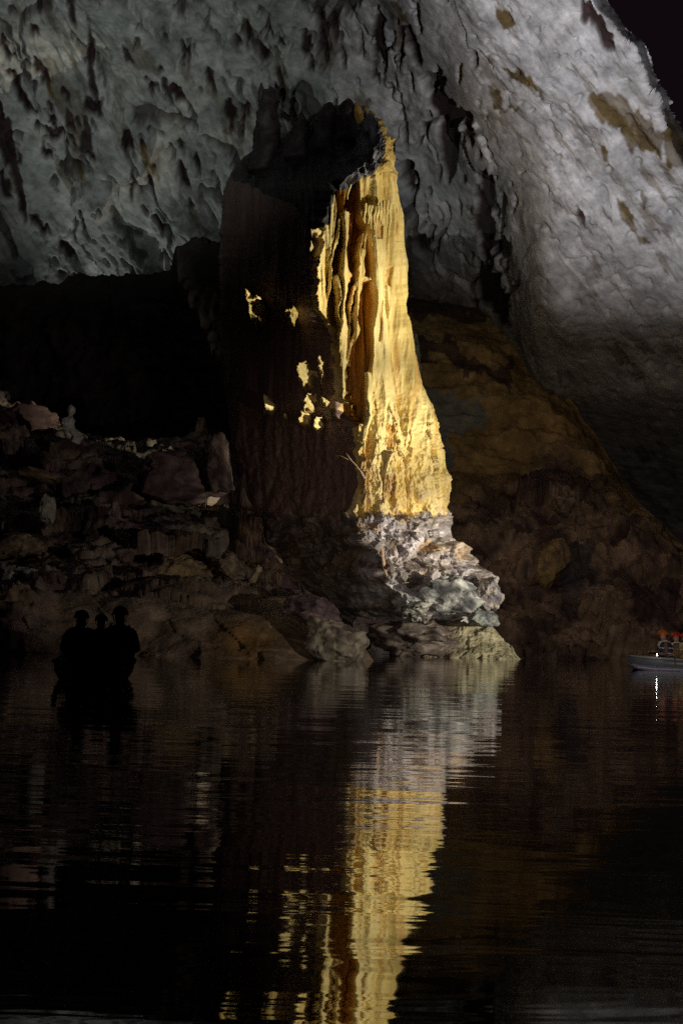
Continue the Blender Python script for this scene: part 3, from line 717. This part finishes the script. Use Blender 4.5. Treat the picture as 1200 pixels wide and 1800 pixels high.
# ------------------------------------------------------------------ boats and people
def loft(name, rings, mat, parent, close=True):
    """rings: list of equal-length point lists"""
    n = len(rings); m_ = len(rings[0])
    V = [tuple(map(float, p)) for r in rings for p in r]
    F = []
    for i in range(n - 1):
        for j in range(m_ if close else m_ - 1):
            k = (j + 1) % m_
            F.append((i * m_ + j, i * m_ + k, (i + 1) * m_ + k, (i + 1) * m_ + j))
    if close:
        F.append(tuple(range(m_))[::-1]); F.append(tuple((n - 1) * m_ + j for j in range(m_)))
    me = bpy.data.meshes.new(name); me.from_pydata(V, [], F); me.update()
    for pl in me.polygons: pl.use_smooth = len(pl.vertices) == 4
    me.materials.append(mat)
    o = bpy.data.objects.new(name, me); COL.objects.link(o); o.parent = parent
    return o

def tube(name, pts, r, mat, parent, m_=10):
    pts = [Vector(p) for p in pts]; rr = r if isinstance(r, (list, tuple)) else [r] * len(pts)
    rings = []
    for i, p in enumerate(pts):
        d = (pts[min(i + 1, len(pts) - 1)] - pts[max(i - 1, 0)]).normalized()
        a = d.orthogonal().normalized() if abs(d.z) > .9 else d.cross(Vector((0, 0, 1))).normalized(); b = d.cross(a)
        rings.append([p + (a * math.cos(t) + b * math.sin(t)) * rr[i] for t in [k * 2 * math.pi / m_ for k in range(m_)]])
    return loft(name, rings, mat, parent)

def make_boat(name, loc, rz, length, beam, mats, outrigger):
    root = empty(name, loc); root.rotation_euler = (0, 0, rz)
    L, B = length, beam
    out, inn, rim_l, rim_r = [], [], [], []
    for k in range(25):
        t = k / 24                               # 0 bow .. 1 stern; the bow is at x = 0 and the stern at x = -L
        w = B / 2 * (math.sin(min(t * 3.4, 1) * math.pi / 2) ** .7) * (1 - .22 * max(0, t - .6) / .4)
        w = max(w, .02)
        sh = .24 + .10 * (1 - t) ** 3 + .06 * t ** 3; keel = -.14 + .30 * max(0, 1 - t * 6) ** 1.5
        x = -L * t - .0
        ring = []
        for a in range(13):
            th = math.pi * a / 12
            ring.append((x, w * math.cos(th) * (1 if sh else 1), sh - (sh - keel) * math.sin(th) ** .75))
        out.append(ring)
        inn.append([(px_ * 1 , py_ * .93, max(pz_, keel + .05) if 0 < q < 12 else pz_) for q, (px_, py_, pz_) in enumerate(ring)])
        rim_l.append((x, w, sh)); rim_r.append((x, -w, sh))
    full = [o_ + i_[::-1] for o_, i_ in zip(out, inn)]
    loft('hull', full, mats['hull'], root)
    tube('gunwale', rim_l, .028, mats['rim'], root); tube('gunwale', rim_r, .028, mats['rim'], root)
    for t in (.30, .52, .74):
        w = B * .45; x = -L * t
        loft('bench', [[(x - .12, y, .14), (x + .12, y, .14), (x + .12, y, .17), (x - .12, y, .17)] for y in (-w, w)], mats['bench'], root)
    if outrigger:
        for sd in (-1, 1):
            yo = sd * (B / 2 + .75)
            fl = tube('outrigger_float', [(-.05 + .0, yo, .14), (-.2, yo, .08), (-.6, yo, .04), (-L * .8, yo, .04), (-L * .85, yo, .08)], [.03, .06, .075, .075, .03], mats['float'], root)
        for t in (.22, .66):
            tube('outrigger_strut', [(-L * t, -(B / 2 + .75), .10), (-L * t, -B / 2, .36), (-L * t, B / 2, .36), (-L * t, B / 2 + .75, .10)], .022, mats['bench'], root)
    return root

def person_body(name, parent, J, mat):
    """one continuous skinned figure from joints: J = list of (key, parent key, position, radius)"""
    me = bpy.data.meshes.new(name); idx = {}
    V, E = [], []
    for (k, pk, p, r) in J:
        idx[k] = len(V); V.append(p)
        if pk: E.append((idx[pk], idx[k]))
    me.from_pydata(V, E, []); me.update()
    o = bpy.data.objects.new(name, me); COL.objects.link(o)
    md = o.modifiers.new('skin', 'SKIN'); md.use_smooth_shade = True
    sk = me.skin_vertices[0].data if me.skin_vertices else None
    if sk is None:
        bm = bmesh.new(); bm.from_mesh(me); bm.verts.layers.skin.verify(); bm.to_mesh(me); bm.free(); sk = me.skin_vertices[0].data
    for (k, pk, p, r) in J:
        rr = r if isinstance(r, tuple) else (r, r)
        sk[idx[k]].radius = rr
    sk[0].use_root = True
    o.modifiers.new('sub', 'SUBSURF').render_levels = 1
    o.modifiers['sub'].levels = 1
    dg = bpy.context.evaluated_depsgraph_get()
    me2 = bpy.data.meshes.new_from_object(o.evaluated_get(dg))
    bpy.data.objects.remove(o)
    for pl in me2.polygons: pl.use_smooth = True
    me2.materials.clear(); me2.materials.append(mat[0]); me2.materials.append(mat[1])
    for pl in me2.polygons:                       # skin above the collar and beyond the wrists, cloth elsewhere
        c = pl.center
        hand = any((c - Vector(p)).length < .10 for (k, pk, p, r) in J if k.startswith('hand'))
        pl.material_index = 1 if (c.z > .60 or hand) else 0
    ob = bpy.data.objects.new(name, me2); COL.objects.link(ob); ob.parent = parent
    return ob

def make_person(loc, rz, mats, label, group, pose, lean=0.0, head_turn=0.0, scale=1.0):
    """seated figure facing local +x, seat at z = 0"""
    root = empty('person', loc); root.rotation_euler = (0, 0, rz); root.scale = (scale,) * 3
    tag(root, label, 'person', group)
    lx = lambda z: lean * z
    J = [('hip', None, (0, 0, .10), (.15, .13)), ('waist', 'hip', (lx(.25), 0, .26), (.13, .11)), ('chest', 'waist', (lx(.45), 0, .43), (.16, .12)),
         ('collar', 'chest', (lx(.56), 0, .545), (.10, .085)), ('neck', 'collar', (lx(.6) + .01, 0, .61), .055), ('jaw', 'neck', (lx(.66) + .03, 0, .665), (.065, .075)),
         ('brow', 'jaw', (lx(.74) + .025, 0, .745), (.078, .095)), ('crown', 'brow', (lx(.8) + .01, 0, .815), (.06, .075))]
    J.append(('nose', 'jaw', (lx(.7) + .125, 0, .695), .014))
    for sd, s_ in (('l', 1), ('r', -1)):
        el, hd = pose[sd]
        J += [('shoulder' + sd, 'collar', (lx(.53), s_ * .19, .52), .062), ('elbow' + sd, 'shoulder' + sd, (el[0], s_ * el[1], el[2]), .044),
              ('wrist' + sd, 'elbow' + sd, (hd[0], s_ * hd[1], hd[2]), .030)]
        d = (Vector((hd[0], s_ * hd[1], hd[2])) - Vector((el[0], s_ * el[1], el[2]))).normalized()
        sidev = d.cross(Vector((0, 0, 1))).normalized(); w = Vector((hd[0], s_ * hd[1], hd[2]))
        pm = w + d * .06
        J.append(('hand' + sd, 'wrist' + sd, tuple(pm), (.036, .018)))
        for q, (off, ln) in enumerate(((-.030, .062), (-.010, .074), (.010, .070), (.030, .055))):
            a = pm + sidev * off + d * .045; b = a + d * ln * .5 + Vector((0, 0, -.012)); c = b + d * ln * .4 + Vector((0, 0, -.03))
            J += [('fa%d' % q + sd, 'hand' + sd, tuple(a), .009), ('fb%d' % q + sd, 'fa%d' % q + sd, tuple(b), .0085), ('fc%d' % q + sd, 'fb%d' % q + sd, tuple(c), .0075)]
        a = w + d * .03 - sidev * s_ * .040; b = a + d * .045 - sidev * s_ * .012
        J += [('ta' + sd, 'wrist' + sd, tuple(a), .011), ('tb' + sd, 'ta' + sd, tuple(b), .009)]
        J += [('thigh' + sd, 'hip', (.08, s_ * .10, .08), .085), ('knee' + sd, 'thigh' + sd, (.42, s_ * .14, .14), .060), ('ankle' + sd, 'knee' + sd, (.40, s_ * .10, -.10), .042),
              ('toe' + sd, 'ankle' + sd, (.50, s_ * .11, -.115), (.045, .03))]
    person_body('body', root, J, (mats['cloth'], mats['skin']))
    # life vest: an open shell round the chest, with shoulder straps
    rings = []
    for z, a, b in ((.16, .165, .20), (.20, .18, .215), (.34, .185, .225), (.46, .18, .22), (.52, .15, .20), (.56, .12, .17), (.575, .09, .13)):
        rings.append([(lx(z) + a * math.copysign(abs(math.cos(t)) ** .75, math.cos(t)), b * math.copysign(abs(math.sin(t)) ** .75, math.sin(t)), z) for t in [k * 2 * math.pi / 24 for k in range(24)]])
    vest = loft('life_vest', rings, mats['vest'], root)
    for z in (.26, .40):
        rg = [[(lx(z) + (.187 + e) * math.copysign(abs(math.cos(t)) ** .75, math.cos(t)), (.227 + e) * math.copysign(abs(math.sin(t)) ** .75, math.sin(t)), zz) for t in [k * 2 * math.pi / 24 for k in range(24)]] for zz, e in ((z - .013, .0), (z - .012, .006), (z + .012, .006), (z + .013, .0))]
        st_ = loft('belt', rg, mats['strap'], vest)
    for s_ in (-1, 1):
        tube('shoulder_strap', [(lx(.5) + .17, s_ * .11, .44), (lx(.55) + .13, s_ * .12, .545), (lx(.58), s_ * .125, .592), (lx(.55) - .12, s_ * .12, .55)], .022, mats['patch'], vest, 8)
    # helmet: dome, brim, chin strap
    cx_ = lx(.76) + .015
    dome = []
    for k in range(9):
        th = k / 8 * math.pi / 2 * .97
        dome.append([(cx_ + .135 * math.cos(th) * math.cos(t), .112 * math.cos(th) * math.sin(t), .755 + .118 * math.sin(th)) for t in [q * 2 * math.pi / 20 for q in range(20)]])
    hel = loft('helmet', [[(cx_ + .125 * math.cos(t), .102 * math.sin(t), .748) for t in [q * 2 * math.pi / 20 for q in range(20)]]] + dome, mats['helmet'], root)
    brim = [[(cx_ + (r_ + .02 * max(0, math.cos(t))) * math.cos(t), r_ * .84 * math.sin(t), z) for t in [q * 2 * math.pi / 20 for q in range(20)]] for r_, z in ((.13, .762), (.152, .752), (.152, .746), (.128, .745))]
    loft('brim', brim, mats['helmet'], hel)
    tube('chin_strap', [(cx_ + .01, .098, .75), (cx_ + .03, .085, .68), (cx_ + .05, .03, .61), (cx_ + .05, -.03, .61), (cx_ + .03, -.085, .68), (cx_ + .01, -.098, .75)], .007, mats['strap'], hel, 6)
    return root

SKIN = plain('skin', (0.42, 0.25, 0.17), .55)
NEARBLACK = plain('near_black', (0.004, 0.004, 0.005), .9, .05)  # near black; on the silhouetted people it paints in the missing light
SILH_VEST = plain('silhouette_vest', (0.003, 0.003, 0.0035), .9, .05)
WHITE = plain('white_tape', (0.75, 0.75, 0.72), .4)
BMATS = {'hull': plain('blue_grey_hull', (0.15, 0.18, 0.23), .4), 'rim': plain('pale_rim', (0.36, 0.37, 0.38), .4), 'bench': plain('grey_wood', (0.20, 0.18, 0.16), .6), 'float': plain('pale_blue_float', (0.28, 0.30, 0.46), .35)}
DMATS = {'hull': plain('silhouette_hull', (0.004, 0.004, 0.005), .9, .05), 'rim': plain('silhouette_rim', (0.004, 0.004, 0.004), .9, .05), 'bench': plain('silhouette_bench', (0.005, 0.004, 0.004), .9, .05), 'float': NEARBLACK}  # hull, rim and benches coloured near black to stay an unlit silhouette

def at_water(px, Y): 
    p = P(px, 1150, Y); return Vector((float(p[0]), Y, 0))
bow = at_water(1104, 42.0)
lit_boat = make_boat('outrigger_boat', bow, R(172), 5.2, 1.05, BMATS, True)
tag(lit_boat, 'blue grey outrigger boat with lit people at the right edge', 'boat', 'boats on the water')
def helm(c, n): return plain(n, c, .35)
pose_a = {'l': ((.10, .27, .27), (.33, .20, .24)), 'r': ((.10, .27, .27), (.33, .20, .24))}
pose_b = {'l': ((.06, .28, .26), (.30, .16, .20)), 'r': ((.16, .26, .30), (.38, .12, .30))}
def pm(h, v, cl, hn): return {'skin': SKIN, 'cloth': cl, 'vest': v, 'strap': WHITE, 'patch': WHITE, 'helmet': helm(h, hn)}
VB = plain('navy_vest', (0.03, 0.035, 0.09), .6); VY = plain('yellow_vest', (0.45, 0.36, 0.06), .6); VG = plain('grey_vest', (0.13, 0.13, 0.13), .6)
TAN = plain('tan_cloth', (0.24, 0.14, 0.09), .8)
for px_, Y_, h_, v_, hn_, lab_, po_ in (
        (1173, 41.95, (0.75, 0.16, 0.02), VB, 'orange_helmet', 'person in orange helmet and dark vest sitting foremost in the lit boat', pose_b),
        (1187, 42.0, (0.62, 0.03, 0.02), VG, 'red_helmet', 'person in red helmet and grey vest sitting second in the lit boat', pose_a),
        (1203, 41.7, (0.55, 0.05, 0.05), VY, 'dull_red_helmet', 'person in yellow vest cut off by the right edge of the picture', pose_a)):
    q_ = at_water(px_, Y_); q_.z = .17
    make_person(q_, R(176), pm(h_, v_, TAN, hn_), lab_, 'people in the lit boat', po_, .14 if px_ < 1180 else -.04, scale=1.0 if px_ < 1180 else .95)
# the torch the foremost person holds
tq = P(1157, 1152, 41.2)
torch = empty('torch', tq); tag(torch, 'small lit torch held by the foremost person in the lit boat', 'torch')
torch.rotation_euler = (0, R(-80), R(-20))
tube('torch_body', [(0, 0, -.13), (0, 0, -.02), (0, 0, 0), (0, 0, .03)], [.016, .016, .024, .026], NEARBLACK, torch)
tube('torch_lens', [(0, 0, .0305), (0, 0, .040), (0, 0, .048)], [.025, .024, .014], plain('torch_glow', (.9, .9, .9), .3, .5, (1, .97, .92), 40.0), torch)

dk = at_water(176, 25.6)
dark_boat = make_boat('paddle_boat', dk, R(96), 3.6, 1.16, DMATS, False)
tag(dark_boat, 'unlit boat in black silhouette seen from behind in the left foreground', 'boat', 'boats on the water')
BLK = lambda n: {'skin': NEARBLACK, 'cloth': NEARBLACK, 'vest': SILH_VEST, 'strap': SILH_VEST, 'patch': SILH_VEST, 'helmet': plain(n, (0.005, 0.004, 0.004), .9, .05)}  # skin, clothes and helmet all blackened: unlit look put into the colour
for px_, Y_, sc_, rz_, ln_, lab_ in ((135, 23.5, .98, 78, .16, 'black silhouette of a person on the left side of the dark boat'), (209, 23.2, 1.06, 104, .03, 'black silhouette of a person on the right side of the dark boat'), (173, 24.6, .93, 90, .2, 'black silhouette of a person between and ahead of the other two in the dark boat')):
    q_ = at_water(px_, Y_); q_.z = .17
    make_person(q_, R(rz_), BLK('silhouette_helmet'), lab_, 'people in the dark boat', pose_b if rz_ < 85 else pose_a, ln_, scale=sc_)
